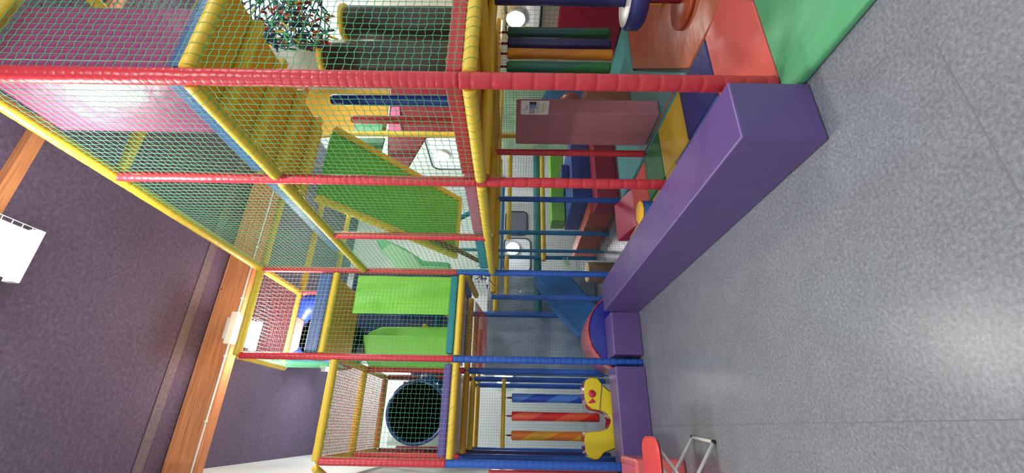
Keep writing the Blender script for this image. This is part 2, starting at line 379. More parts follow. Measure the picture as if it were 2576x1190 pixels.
mat_slab(R_(1.77, 2.495, 2.38, 3.4), slate, 'slate blue floor mat hidden close behind the purple bench')
mat_slab(R_(1.77, 3.41, 2.38, 5.15), yellow, 'yellow floor mat close behind the long purple bench')
prism('floor_wedge', [(2.4, 4.83, .002), (2.4, 5.35, .002), (2.4, 5.35, .16), (2.4, 4.9, .05)], (.56, 0, 0), vinyl('hot_pink_vinyl', (216, 44, 96), .4, .2), None, .006)
tag(bpy.data.objects['floor_wedge'], 'hot pink padded floor wedge behind the purple bench beside the red mat', 'wedge')
mat_slab([(3.03, 1.0), (3.9, .9), (5.2, 2.4), (5.1, 4.17), (4.43, 4.2), (3.0, 2.83), (3.0, 2.2)], orange, 'large orange brown floor mat with creases under the hanging disc swing')
mat_slab([(3.02, 2.9), (4.42, 4.22), (5.12, 4.2), (5.5, 4.2), (5.5, 5.35), (3.06, 5.35)], turq, 'turquoise floor mat in the corner inside the netting')
mat_slab(R_(-.3, 5.66, 1.8, 6.9), turq, 'turquoise floor mat behind the short purple benches')
mat_slab(R_(5.22, 1.3, 5.58, 4.15), turq, 'narrow turquoise floor mat along the red wall padding')

# ---------------------------------------------------------------- purple benches
def bench(lo, hi, label, seams=()):
    t = thing('padded_bench', (lo[0], lo[1], 0), label, 'bench', None)
    box('bench_pad', lo, hi, purple, t, .016, 3)
    wl = vinyl('pale_piping', (170, 140, 205), .4, 0)
    z = hi[2]
    for a, b in (((lo[0]+.006, lo[1]+.006, z-.005), (lo[0]+.006, hi[1]-.006, z-.005)), ((lo[0]+.006, lo[1]+.006, z-.005), (hi[0]-.006, lo[1]+.006, z-.005))):
        link('piping', pipe_me([(0, 0, 0), tuple(Vector(b)-Vector(a))], .0028, 6), wl, t, a)
    return t
bench((1.37, 1.735, .0), (1.745, 5.235, .449), 'long purple padded bench running into the depth beside the grey floor')
bench((.84, 5.24, .0), (1.372, 5.64, .36), 'short purple padded bench between the corner and the blue post')
bench((-.56, 5.24, .0), (.705, 5.62, .36), 'purple padded bench in front of the yellow rocking animal')

# ---------------------------------------------------------------- frame posts
def post(x, y, segs, label, group=None, r=.048, pitch=.13, ties=False, lean=0.):
    t = thing('padded_post', (x, y, segs[0][0]), label, 'post', group)
    for (z0, z1, m, *ps) in segs:
        pt = ps[0] if ps else pitch
        link('sleeve', tube_me((x, y, z0), (x, y, z1), r, pt, 18, .085 if pt > .08 else .04, (x, y, z0)), m, t, (x, y, z0))
    if ties:
        z0, z1, m = segs[0][:3]; me = ring_me(r*.93)
        for k in range(int((min(z1, 1.9)-z0)/pitch)):
            link('cable_tie', me, m, t, (x, y, z0+pitch*(k+.6)))
    return t
zA1, zA2, z3, zB1, zB2 = 1.89, 3.61, 5.01, 2.29, 3.97
post(1.9, 1.908, [(.05, 1.95, red, .125), (1.95, 5.3, red, .055)], 'thick red padded post nearest the camera, crossing the whole picture', ties=True, r=.05, pitch=.125)
post(1.9, 3.05, [(.046, 1.93, red, .115), (1.93, 5.0, red, .06)], 'red padded post rising behind the middle of the long purple bench', ties=True, r=.043, pitch=.115)
post(1.9, 4.194, [(1.9, 3.6, red, .06)], 'red padded upper post crossing the green ramp, third along the long side', r=.04)
post(1.9, 5.337, [(.0, 2.36, blue, .07), (2.36, 5.0, red, .05)], 'inner corner post, blue padding below and red above, at the end of the long bench', r=.042)
post(.765, 5.337, [(.0, 2.33, blue, .085), (2.33, 4.97, red, .06)], 'post standing in the gap of the short benches, blue below and red above', r=.042)
post(-.372, 5.337, [(.365, 2.33, blue, .075), (2.33, 3.75, red, .06)], 'leftmost front post, blue below and red above, beside the left wall', r=.045)
post(3.04, 3.05, [(.046, 1.86, red, .07)], 'slim red padded post close behind the nearest red post', r=.043)
post(3.04, 4.19, [(.046, 1.86, red, .05)], 'red padded post at the far end of the mauve partition', r=.04)
post(3.04, 5.337, [(.046, 1.86, blue, .05)], 'bright blue padded post in front of the lime green slab', r=.04)
tb = vinyl('teal_blue_vinyl', (28, 112, 170), .42)
post(3.04, 6.48, [(.0, 1.9, tb, .05)], 'teal blue padded post beside the orange block', r=.04)
post(3.04, 7.62, [(.0, 1.9, tb, .05)], 'dull blue padded post behind the hanging knotted string', r=.04)
post(1.9, 6.48, [(.0, 1.95, blue, .06), (3.1, 4.95, vinyl('rose_vinyl', (230, 96, 110), .4), .06)], 'blue padded post above the blue slide, rose pink near its top', r=.042)
post(1.9, 7.62, [(.0, 3.7, blue, .06)], 'blue padded post behind the upper end of the blue slide')
for k, (y, n) in enumerate(((6.48, 'nearest'), (7.62, 'middle'), (8.76, 'farthest'))):
    post(.765, y, [(.046 if k == 0 else 0, 2.3, blue, .06), (2.3, 3.75, maroon if k else red, .06)], '%s of three blue and red posts in a row behind the bench gap' % n, r=.045)
    post(-.372, y, [(.046 if k == 0 else 0, 2.3, [blue, navy, blue][k], .06), (2.3, 3.75, red if k == 0 else maroon, .06)], '%s of the three posts in a row behind the leftmost front post' % n, r=.045)
post(4.18, 5.337, [(.0, 4.45, yellow, .08)], 'yellow padded post beyond the green ramp, inside the frame', r=.045)
post(4.18, 3.05, [(.05, 1.9, yellow, .08)], 'yellow post behind the paper notice and mauve partition', r=.035)

# ---------------------------------------------------------------- frame beams
def rail(p0, p1, m, label, group=None, r=.045, pitch=.11, lace=None):
    t = thing('padded_rail', p0, label, 'rail', group)
    link('sleeve', tube_me(p0, p1, r, pitch, 16, .035, p0), m, t, p0)
    if lace: link('lacing', helix_me((0, 0, 0), tuple(Vector(p1)-Vector(p0)), r*1.07, lace*1.5, .0016), ngreen, t, p0)
    return t
X0, X1, X2, X3 = 1.9, 3.04, 4.18, 5.32
Y = [1.908, 3.05, 4.194, 5.337, 6.48, 7.62, 8.76]
rail((X0, 1.96, zA1), (X0, 3.005, zA1), yellow, 'yellow rail with green lacing under the first netting bay, right of the second red post', lace=.055, r=.047)
rail((X0, 3.10, zA1), (X0, 5.29, zA1), yellow, 'yellow rail with green lacing, lowest on the long side, ending at the inner corner', lace=.055, r=.047)
rail((X0+.05, 1.908, zA1), (X3, 1.908, zA1), yellow, 'yellow rail above the hanging rollers, in front at the right', lace=.06, r=.047)
rail((X0, 1.96, zA2), (X0, 3.0, zA2), yellow, 'middle height yellow rail under the shiny magenta panel', lace=.06, r=.047)
rail((X0, 3.10, zA2), (X0, 5.29, zA2), yellow, 'middle height yellow rail sloping down to the inner corner in the picture', lace=.06, r=.047)
rail((X0+.05, 1.908, zA2), (X2, 1.908, zA2), yellow, 'middle height yellow rail at the near right, under the dark magenta panel', lace=.06, r=.05)
rail((X0, .9, z3), (X0, 5.33, z3), yellow, 'top yellow rail along the long side against the dark ceiling', r=.05, pitch=.11)
rail((X0+.05, 1.908, z3), (X2, 1.908, z3), yellow, 'top yellow rail above the dark magenta panel at the near right corner', r=.05)
for k, (y, s) in enumerate(((3.05, 'starting at the second red post'), (5.337, 'starting at the inner corner'), (6.48, 'one bay behind the inner corner'), (7.62, 'two bays behind the inner corner'))):
    rail((X0+.05, y, z3-.02), (X2, y, z3-.02), yellow, 'top yellow cross rail seen through the green net, %s' % s, r=.045)
rail((X1, 1.95, z3-.03), (X1, 7.6, z3-.03), yellow, 'top yellow rail running back, parallel to the long side and one bay inside', r=.045)
# inner rails under the low deck
for k, (x, s) in enumerate(((X1, 'one bay'), (X2, 'two bays'))):
    rail((x, 1.96, zA1), (x, 5.29, zA1), yellow, 'yellow rail under the low deck, %s in from the long side' % s, r=.05)
for k, (y, s) in enumerate(((3.05, 'at the second red post'), (4.194, 'at the third upper post'), (5.337, 'at the inner corner'))):
    rail((X0+.06, y, zA1-.02), (X3, y, zA1-.02), yellow, 'yellow cross rail under the low deck %s' % s, r=.05)
for k, (y, s) in enumerate(((6.48, 'first'), (7.62, 'second'))):
    rail((X0+.06, y, 1.93), (X3, y, 1.93), yellow, '%s yellow cross rail behind the inner corner, at the low deck height' % s, r=.045)
rail((1.95, 7.70, 1.14), (5.58, 7.70, 1.14), vinyl('sea_teal_vinyl', (40, 136, 146), .45), 'thick teal rail crossing far inside below the windows', r=.075)
rail((2.95, 7.56, 1.03), (5.58, 7.56, 1.03), yellow, 'yellow rail running just below the thick teal rail', r=.05)
rail((3.45, 7.70, 1.72), (5.58, 7.70, 1.72), yellow, 'yellow rail crossing in front of the grey shuttered window', r=.05)
rail((3.1, 8.76, 1.90), (5.58, 8.76, 1.90), tb, 'teal blue rail high in front of the far windows', r=.05)
# short side
rail((.81, 5.337, zB1), (1.855, 5.337, zB1), yellow, 'yellow front rail under the teal edge pad', lace=None)
rail((-.33, 5.337, zB1), (.72, 5.337, zB1), yellow, 'yellow front rail under the purple edge pad at the left', lace=.12)
rail((.81, 5.337, zB2), (1.855, 5.337, zB2), yellow, 'yellow front rail under the slate blue edge pad')
rail((.765, 5.337, z3), (1.87, 5.337, z3), vinyl('olive_yellow_vinyl', (212, 180, 40), .45), 'top yellow front rail with the caged lamp behind it', r=.05)
rail((.765, 5.36, z3-.01), (.765, 6.5, z3-.01), yellow, 'top yellow rail running back from the tall post between the bays', r=.045)
rail((1.9, 5.4, z3-.01), (1.9, 6.46, z3-.01), yellow, 'top yellow rail running back from the inner corner post', r=.045)
rail((.8, 6.48, z3), (1.87, 6.48, z3), yellow, 'yellow rail over the round blue tunnel entrance', r=.045)
rail((-.372, 5.337, 3.79), (.73, 5.337, 3.79), yellow, 'top yellow front rail of the left bay, beside the dark ceiling', r=.05, pitch=.3)
rail((-.44, 5.337, 3.79), (-.57, 5.60, 3.72), yellow, 'short yellow rail end reaching from the left post to the wall', r=.04)
for k, (y, s) in enumerate(((6.48, 'first'), (7.62, 'second'))):
    rail((-.33, y, 3.79), (.73, y, 3.79), yellow if k == 0 else ochre, '%s yellow cross rail behind the top of the left bay' % s, r=.05)
for x, s in ((-.372, 'left'), (.765, 'right')):
    rail((x, 5.4, 3.79), (x, 7.6, 3.79), yellow, 'yellow rail running back along the %s top of the left bay' % s, r=.045)
for k, (y, s) in enumerate(((6.48, 'first'), (7.62, 'second'), (8.76, 'third'))):
    rail((-.33, y, zB1-.02), (1.86, y, zB1-.02), ochre if k != 1 else yellow, '%s yellow cross rail under the deck of the short side' % s, r=.045)
rail((-.25, 6.48, 1.72), (.66, 6.48, 1.72), yellow, 'slim yellow rail the three rollers of the left bay hang from', r=.03)
rail((1.9, 5.45, zB1-.05), (1.9, 6.45, zB1-.1), yellow, 'short yellow rail running back under the teal edge pad', r=.04)
rail((1.93, 6.48, 1.72), (2.6, 6.48, 1.72), yellow, 'short yellow stub rail above the blue slide', r=.035)

# ---------------------------------------------------------------- decks (undersides are seen from below)
def deck(lo, hi, m, label):
    o = box('deck_board', lo, hi, m, None, .006, 1); return tag(o, label, 'deck')
deck((X0+.12, 2.05, zA1+.045), (X3+.2, 5.3, zA1+.085), ochre, 'mustard deck board above the low yellow rails of the long side')
deck((X0+.05, 1.95, zA2+.045), (X1-.19, 3.60, zA2+.085), ochre, 'mustard deck underside high behind the nearest netting')
deck((.82, 5.38, zB1+.045), (1.85, 6.45, zB1+.085), deckw, 'pale deck board above the bubble sheet of the short side')
deck((-.32, 5.38, zB1+.045), (.71, 8.7, zB1+.085), deckw, 'pale deck board of the left bay above the three rollers')
deck((.82, 5.38, zB2+.045), (1.85, 6.45, zB2+.085), ochre, 'mustard deck underside above the lime green sheet')
for k in range(4):
    y = 2.25+k*.37
    o = box('deck_joist', (X0+.06, y, zA2-.03), (X1-.2, y+.07, zA2+.043), yellow, None, .01); tag(o, 'yellow padded joist under the high mustard deck, %s from the near side' % ['first', 'second', 'third', 'fourth'][k], 'joist')

# ---------------------------------------------------------------- edge pads on the decks
def pad(lo, hi, m, label, cat='pad'):
    return tag(box('edge_pad', lo, hi, m, None, .012), label, cat)
pad((X0+.03, 1.97, 1.945), (X0+.11, 2.99, 2.05), red, 'red edge pad behind the net right of the second red post')
pad((X0+.03, 1.9+.08, 2.02), (X2, 2.06, 2.17), red, 'red edge pad above the yellow rail over the hanging rollers') if False else None
pad((X0+.13, 1.95, 1.945), (X3, 2.03, 2.05), red, 'red edge pad above the yellow rail over the hanging rollers')
pad((X0+.03, 3.10, 1.945), (X0+.11, 4.15, 2.05), pink, 'pink edge pad behind the net above the low yellow rail')
pad((X0+.03, 4.25, 1.945), (X0+.11, 5.28, 2.05), vinyl('sky_blue_vinyl', (60, 150, 215), .4), 'sky blue edge pad behind the net near the inner corner')
pad((X0+.03, 1.97, 3.665), (X0+.10, 2.99, 3.80), slate, 'slate blue edge pad under the shiny magenta panel')
pad((X0+.03, 3.10, 3.665), (X0+.10, 4.75, 3.80), slate, 'long slate blue edge pad above the middle yellow rail')
pad((X0+.13, 1.95, 3.665), (X2, 2.02, 3.80), slate, 'slate blue edge pad at the near right under the dark magenta panel')
pad((.83, 5.32, 2.345), (1.84, 5.40, 2.43), teal, 'teal edge pad below the lime green sheet')
pad((-.31, 5.32, 2.345), (.70, 5.40, 2.43), vinyl('violet_vinyl', (104, 72, 168), .4), 'violet edge pad in front of the dark blue tube slide')
pad((.83, 5.32, 4.03), (1.84, 5.40, 4.19), slate, 'slate blue edge pad below the round blue tunnel entrance')

# ---------------------------------------------------------------- nets
sn = dict(zig=.10)
net((X0-.01, 1.97, zA1+.04), (0, 3.33, 0), (0, 0, 1.68), .052, .0025, ngreen, 'green safety net of the long side, between the low and the middle yellow rail', **sn)
net((X0-.01, 1.97, zA2+.04), (0, 3.33, 0), (0, 0, 1.33), .052, .0025, ngreen, 'green safety net of the long side, under the top yellow rail', **sn)
net((X0+.06, 1.90, zA1+.04), (2.3, 0, 0), (0, 0, 1.68), .052, .0025, ngreen, 'green safety net right of the nearest post, in front of the dark grey rollers', **sn)
net((X0+.06, 1.90, zA2+.04), (2.3, 0, 0), (0, 0, 1.36), .052, .0025, ngreen, 'green safety net in front of the dark magenta panel at the near right', **sn)
net((.81, 5.30, zB1+.04), (1.05, 0, 0), (0, 0, 1.64), .052, .0019, ngreen, 'green safety net in front of the lime green sheet', **sn)
net((.81, 5.30, zB2+.04), (1.05, 0, 0), (0, 0, .99), .052, .0019, nwhite, 'pale safety net in front of the round blue tunnel entrance', **sn)
net((-.33, 5.30, zB1+.04), (1.05, 0, 0), (0, 0, 1.44), .052, .0019, ngreen, 'green safety net in front of the dark tube slide opening', **sn)
net((X1+.01, 3.10, .06), (0, 1.04, 0), (0, 0, 1.78), .026, .0016, vinyl('khaki_twine', (128, 124, 96), .6, 0), 'fine mesh net with a paper notice tied to it', zig=.05)
net((X1+.01, 4.24, .06), (0, 1.05, 0), (0, 0, 1.78), .034, .0013, nteal, 'fine dark net between the red post and the bright blue post', zig=.06)
net((X1+.01, 5.39, .03), (0, 2.2, 0), (0, 0, 1.85), .030, .0012, nteal, 'fine dark net in front of the lime green slab and the orange block', zig=.06)
net((1.95, 5.36, .03), (1.05, 0, 0), (0, 0, 1.85), .034, .0012, nteal, 'fine net beside the inner corner post with a knotted string tied to it', zig=.06)
net((.81, 5.345, .44), (1.04, 0, 0), (0, 0, 1.8), .044, .0014, nteal, 'blue green net in front of the bubble sheet and the round red tub', **sn)
net((1.95, 7.62, .03), (1.05, 0, 0), (0, 0, 1.85), .044, .0014, nteal, 'blue green net seen between the blue slide and the far posts', **sn)
net((-.33, 8.76, .03), (2.2, 0, 0), (0, 0, 2.2), .05, .0016, nteal, 'dark net across the back of the left bay behind the rollers', **sn)
net((1.95, 1.96, z3-.05), (2.2, 0, 0), (0, 3.3, 0), .06, .002, maroon, 'dark red roof net over the long side', **sn)
net((.80, 5.39, z3-.05), (1.05, 0, 0), (0, 1.05, 0), .045, .0026, nred, 'red roof net over the top of the short side', **sn)
net((1.95, 5.39, z3-.05), (2.2, 0, 0), (0, 2.2, 0), .06, .002, maroon, 'dark red roof net behind the inner corner', **sn)
net((-.33, 5.39, 3.77), (1.05, 0, 0), (0, 2.2, 0), .034, .0032, nred, 'red roof net over the left bay', **sn)
net((X3, 4.9, 0.95), (0, 4.0, 0), (0, 0, .95), .06, .002, ndark, 'dark net near the right wall far inside', **sn)
net((5.50, 2.2, 1.0), (0, 3.0, 0), (0, 0, .85), .07, .002, ndark, 'dark net on the white wall above the red wall padding', **sn)
net((.765, 5.4, 4.0), (0, 1.05, 0), (0, 0, 1.0), .045, .002, ngreen, 'green side net left of the round blue tunnel entrance', **sn)
net((.765, 5.4, 2.35), (0, .5, 0), (0, 0, 1.42), .052, .002, ngreen, 'green side net between the left bay and the lime green trough', **sn)
net((1.9, 5.4, 2.0), (0, 1.05, 0), (0, 0, 1.9), .052, .002, ndark, 'dark side net behind the inner corner post', **sn)

# ---------------------------------------------------------------- magenta panels
tag(box('wall_panel', (X0+.045, 1.96, 3.76), (X0+.075, 2.50, 4.96), magenta, None, .008), 'shiny magenta panel with bright highlights behind the top net, left of the nearest post', 'panel')
tag(box('wall_panel', (X0+.085, 1.955, 3.76), (2.56, 1.985, 4.96), magenta, None, .008), 'dark magenta panel behind the net, right of the nearest post', 'panel')

# ---------------------------------------------------------------- green ramp
t = thing('climbing_ramp', (2.4, 4.9, 2.2), 'big bright green padded ramp with yellow side rails leading up behind the net', 'ramp')
ra, rb, rc, rd = Vector((2.0, 4.87, 2.33)), Vector((2.72, 4.87, 2.33)), Vector((2.84, 3.60, 3.55)), Vector((2.06, 3.60, 3.55))
nn = (rb-ra).cross(rd-ra).normalized(); nn = nn if nn.z > 0 else -nn
prism('ramp_pad', [ra, rb, rc, rd], nn*.06, vinyl('grass_green_vinyl', (92, 196, 66), .5, .2, 3), t, .01)
for a, b in ((ra+Vector((-.04, .04, 0)), rd+Vector((-.04, -.02, 0))), (rb+Vector((.04, .04, 0)), rc+Vector((.04, 0, 0)))):
    link('side_rail', tube_me(a, b, .042, .09, 14, .1, a), yellow, t, a)
link('bottom_rail', tube_me(ra, rb, .03, .1, 12, .1, ra), yellow, t, ra)
rail((2.02, 5.23, 2.06), (2.02, 4.40, 2.62), maroon, 'dark red sloping rail beside the green ramp', r=.03)
t = thing('moulded_slide', (3.2, 6.6, 1.98), 'green moulded slide with pale sides far behind the lower end of the ramp', 'slide')
prism('slide_side', [at(a, b, 'Y', 6.6) for a, b in ((960, 628), (985, 612), (1040, 640), (1060, 668), (1132, 672), (1132, 684), (1000, 684))], (0, .05, 0), paleg, t, .01)
prism('slide_bed', [at(a, b, 'Y', 6.66) for a, b in ((945, 600), (965, 600), (1020, 625), (1065, 655), (1132, 660), (1132, 676), (1050, 670), (955, 625))], (0, .4, 0), green, t, .02)
rail((2.6, 5.9, 3.1), (3.3, 5.9, 1.99), tb, 'sloping teal rail behind the green ramp', r=.04)

# ---------------------------------------------------------------- rollers and columns on the low deck
def roller(x, y, z0, z1, r, m, label, cat='roller', group=None, cap=None, swirl=None, name='padded_roller'):
    t = thing(name, (x, y, z0), label, cat, group)
    link('sleeve', lathe_me([(0, 0), (r*.85, 0), (r, .03), (r*1.01, (z1-z0)*.3), (r*.98, (z1-z0)*.7), (r, z1-z0-.03), (r*.8, z1-z0), (0, z1-z0)], (0, 0, 1), 28), m, t, (x, y, z0))
    if cap: cyl('end_collar', (x, y, z1+.002), r*1.1, .05, cap, t)
    return t
roller(3.80, 3.05, 2.12, 3.36, .17, dgrey, 'right one of the two thick dark grey standing rollers', cap=yellow)
roller(3.29, 3.05, 2.12, 3.46, .17, dgrey, 'left one of the two thick dark grey standing rollers, nearer the red post', cap=yellow)
roller(3.04, 3.34, 1.98, 3.5, .055, vinyl('deep_blue_vinyl', (24, 50, 160), .4), 'slim royal blue standing roller behind the net')
roller(3.3, 3.95, 1.98, 3.55, .05, vinyl('brick_red_vinyl', (200, 48, 52), .4), 'slim red standing roller beside the blue one')
post(2.9, 6.95, [(0, 2.75, tb, .06)], 'thin teal post holding up the far green moulded slide', r=.03)
def pxpanel(L, Yv, m, label, th=.04, name='wall_panel', cat='panel'):
    return tag(prism(name, [at(a, b, 'Y', Yv) for a, b in L], (0, th, 0), m, None, .006), label, cat)
pxpanel([(1010, 205), (1168, 205), (1168, 344), (1072, 344), (1022, 428), (975, 428), (975, 345), (985, 205)], 5.6, maroon, 'maroon panel behind the slim blue and red rollers')
pxpanel([(700, 60), (850, 108), (984, 190), (970, 330), (800, 345), (750, 290)], 5.9, ochre, 'mustard panel high behind the slim blue roller')
pxpanel([(892, 292), (966, 292), (960, 332), (890, 332)], 5.75, green, 'green panel above the maroon one behind the slim red roller')
pxpanel([(872, 346), (968, 346), (955, 400), (905, 400)], 5.5, vinyl('bottle_green_vinyl', (52, 120, 72), .5), 'bottle green panel right of the green ramp')
pxpanel([(985, 268), (1005, 268), (1010, 330), (975, 330)], 5.55, pink, 'small pink panel in front of the maroon one')
pxpanel([(1060, 96), (1168, 96), (1168, 110), (1060, 110)], 5.2, maroon, 'maroon strip seen between the two dark grey rollers')
pxpanel([(850, -30), (1168, -30), (1168, 95), (1060, 95), (1060, 108), (860, 108)], 5.8, deckw, 'pale board behind the dark grey standing rollers')
pxpanel([(690, -40), (790, -40), (790, 105), (720, 105)], 4.6, vinyl('pale_lilac_vinyl', (170, 170, 215), .5), 'pale lilac panel behind the tangled rope tunnel')

# rope net tunnel
t = thing('rope_net_tunnel', (3.33, 2.58, 3.40), 'hanging tunnel of tangled red, yellow and blue rope behind the net at the near right', 'rope net')
P1, P2, P3 = [], [], []
n1, n2 = 15, 10
def rn(i, j):
    a = i/n1*2*math.pi; r = .30+.05*math.sin(j*1.3); return Vector((r*math.cos(a+.12*j), r*math.sin(a+.12*j)*.7, j*.055+.04*math.sin(a*3)))
pts = []
for i in range(n1):
    for j in range(n2):
        a = rn(i, j)
        for b in (rn(i+1, j+1), rn(i-1, j+1)): pts.append((a, b))
A = np.array([a for a, b in pts]); B = np.array([b for a, b in pts]); V, Q = seg_me(A, B, .007, np.array((.3, .2, 1.)))
link('rope_mesh', meshnp('rope', V, Q), nblue, t, (3.33, 2.58, 3.40))
for m, s in ((red, 1), (nyel, 2), (ngreen, 3), (navy, 4)):
    random.seed(s*11); A, B = [], []
    for k in range(90):
        p = rn(random.random()*n1, random.random()*n2); q = p+Vector((random.uniform(-.05, .05), random.uniform(-.05, .05), random.uniform(-.09, .02)))
        A.append(p); B.append(q)
    V, Q = seg_me(np.array(A), np.array(B), .012, np.array((.3, .2, 1.)))
    o = link('rag_strips', meshnp('rags', V, Q), m, t, (3.33, 2.58, 3.40)); o['kind'] = 'stuff'
random.seed(21)
# wide blue webbing ladder along the deck edge
A, B = [], []
for k in range(9):
    a = Vector((2.10+k*.09, 1.99, 3.50-k*.06)); c = a+Vector((.09, 0, -.06))
    A += [a, a+Vector((.035, 0, .05)), a]; B += [c, c+Vector((.035, 0, .05)), a+Vector((.035, 0, .05))]
# ---------------------------------------------------------------- hanging rollers, near right
def swirl_mat(name, c1, c2, k=6):
    m = bpy.data.materials.new(name); m.use_nodes = True; nt = m.node_tree; b = nt.nodes['Principled BSDF']
    tc = nt.nodes.new('ShaderNodeTexCoord'); sp = nt.nodes.new('ShaderNodeSeparateXYZ'); nt.links.new(tc.outputs['Object'], sp.inputs[0])
    at2 = nt.nodes.new('ShaderNodeMath'); at2.operation = 'ARCTAN2'; nt.links.new(sp.outputs[1], at2.inputs[0]); nt.links.new(sp.outputs[0], at2.inputs[1])
    ml = nt.nodes.new('ShaderNodeMath'); ml.operation = 'MULTIPLY_ADD'; ml.inputs[1].default_value = k; nt.links.new(sp.outputs[2], ml.inputs[0]); nt.links.new(at2.outputs[0], ml.inputs[2])
    sn_ = nt.nodes.new('ShaderNodeMath'); sn_.operation = 'SINE'; nt.links.new(ml.outputs[0], sn_.inputs[0])
    gt = nt.nodes.new('ShaderNodeMath'); gt.operation = 'GREATER_THAN'; gt.inputs[1].default_value = 0; nt.links.new(sn_.outputs[0], gt.inputs[0])
    mx = nt.nodes.new('ShaderNodeMix'); mx.data_type = 'RGBA'; mx.inputs[6].default_value = lin(c1); mx.inputs[7].default_value = lin(c2)
    nt.links.new(gt.outputs[0], mx.inputs[0]); nt.links.new(mx.outputs[2], b.inputs['Base Color']); b.inputs['Roughness'].default_value = .4
    return m
def hanging(x, y, z0, z1, r, m, ztop, label, rodm=maroon):
    t = thing('hanging_roller', (x, y, z0), label, 'roller')
    h = z1-z0
    link('sleeve', lathe_me([(0, 0), (r*.9, 0), (r, .02), (r*.96, h*.5), (r*1.05, h-.02), (r*.9, h), (0, h)], (0, 0, 1), 24), m, t, (x, y, z0))
    link('hanger_rod', pipe_me([(0, 0, 0), (0, 0, .07)], .012, 8), rodm, t, (x, y, z1-.005))
    link('hook', pipe_me([(0, 0, 0), (0, 0, ztop-z1-.065)], .006, 6), metal, t, (x, y, z1+.06))
for x, m, z0, s in ((3.70, swirl_mat('green_swirl', (34, 96, 60), (30, 84, 80)), .655, 'dark green hanging roller, rightmost of four beside the red wall padding'),
                 (3.54, swirl_mat('navy_plain', (40, 42, 96), (44, 48, 104)), .66, 'navy hanging roller between the two dark green ones' ),
                 (3.40, swirl_mat('orange_plain', (214, 140, 34), (200, 120, 30)), .655, 'orange yellow hanging roller of the four at the near right'),
                 (3.225, swirl_mat('green_swirl_light', (34, 118, 62), (28, 100, 84)), .69, 'green hanging roller closest to the nearest red post')):
    hanging(x, 3.05, z0, 1.70, .052, m, 1.80, s)
tag(bpy.data.objects['hanging_roller.001'], 'navy hanging roller beside the rightmost green one of the four')
for x, m, z0, s in ((.40, swirl_mat('blue_swirl', (28, 70, 170), (70, 120, 200), 9), .5, 'blue swirled hanging roller behind the head of the rocking animal'),
                 (.158, swirl_mat('red_swirl', (200, 40, 44), (224, 92, 66), 9), .36, 'red swirled hanging roller, middle of three over the rocking animal'),
                 (-.09, swirl_mat('orange_swirl', (236, 182, 50), (226, 126, 50), 9), .5, 'orange swirled hanging roller, leftmost of three over the rocking animal')):
    hanging(x, 6.48, z0, 1.60, .060, m, 1.765, s)

# ---------------------------------------------------------------- disc swing
t = thing('disc_swing', (3.62, 2.66, .05), 'navy hanging disc swing on a thick pole over the orange mat', 'swing')
sx, sy = 3.64, 2.62
cyl('pole', (sx, sy, .60), .068, 1.22, navy, t)
cyl('seat', (sx, sy, .44), .27, .16, navy, t, .03)
link('seat_top', lathe_me([(.075, .0), (.235, .0), (.245, .004), (.235, .008), (.075, .008)], (0, 0, 1), 32), plast_w, t, (sx, sy, .602))
cyl('lower_rod', (sx, sy, .09), .035, .34, maroon, t)
cyl('floor_disc', (sx, sy, .048), .26, .05, vinyl('rust_vinyl', (178, 72, 34), .4), t, .015)

# red wall padding, window
tag(box('wall_pad', (5.50, 3.0, .05), (5.58, 4.98, 1.0), crimson, None, .02), 'crimson wall padding behind the hanging rollers', 'pad')
def round_window(idx, c, n, u, wd, ht, inner, rim=True):
    """framed window with rounded corners on a wall; c centre, n normal, u horizontal"""
    c = Vector(c); n = Vector(n); u = Vector(u); v = Vector((0, 0, 1)); R = min(wd, ht)*.22; P = []
    for (sx_, sz_, a0) in ((1, 1, 0), (-1, 1, 90), (-1, -1, 180), (1, -1, 270)):
        for k in range(7):
            a = math.radians(a0+k*15); P.append(u*(sx_*(wd/2-R)+R*math.cos(a))+v*(sz_*(ht/2-R)+R*math.sin(a)))
    t = thing('window_%d' % idx, c, None, None); t['kind'] = 'structure'
    o = prism('window_pane', [c+p*.97+n*.004 for p in P], n*.012, inner, t, 0)
    link('window_gasket', pipe_me([tuple(p) for p in P], .018, 8, True), black, t, c+n*.018)
bright = vinyl('pale_glass', (228, 236, 246), .12, .02)
greyc = vinyl('grey_shutter', (110, 116, 132), .5, .3, 3, stretch=(1, 1, 12))
round_window(1, (5.588, 4.3, 1.52), (-1, 0, 0), (0, 1, 0), .72, .52, bright)
round_window(2, (4.12, 10.19, 1.52), (0, -1, 0), (1, 0, 0), .95, .70, bright)
round_window(3, (5.05, 10.19, 1.55), (0, -1, 0), (1, 0, 0), .70, .58, greyc)
round_window(4, (5.588, 7.75, 3.15), (-1, 0, 0), (0, 1, 0), 1.3, .8, bright)
lampm = emis('wall_lamp_glow', (255, 255, 255), 45)
def wall_lamp(c, n, label, r=.12):
    t = thing('wall_lamp', c, label, 'lamp')
    link('lamp_rim', lathe_me([(0, 0), (r*1.12, 0), (r*1.12, .05), (r, .06), (r, .02)], n, 32), plast_w, t, c)
    link('lamp_glass', lathe_me([(r*.98, .03), (r*.85, .09), (r*.45, .12), (0, .13)], n, 32), lampm, t, c)
wall_lamp((5.57, 4.32, 1.63), (-1, 0, 0), 'round white wall lamp glowing in front of the window behind the hanging rollers', .13)
wall_lamp((4.28, 10.17, 1.64), (0, -1, 0), 'round white wall lamp glowing on the far window seen under the low deck', .17)
wall_lamp((5.57, 7.8, 3.25), (-1, 0, 0), 'round white wall lamp glowing high beyond the green ramp', .15)
wall_lamp((1.10, 10.17, 1.80), (0, -1, 0), 'round white wall lamp glowing at the back between the blue posts', .2)
wall_lamp((1.02, 10.17, 3.35), (0, -1, 0), 'round white wall lamp glowing at the back above the dark tube slide', .18)

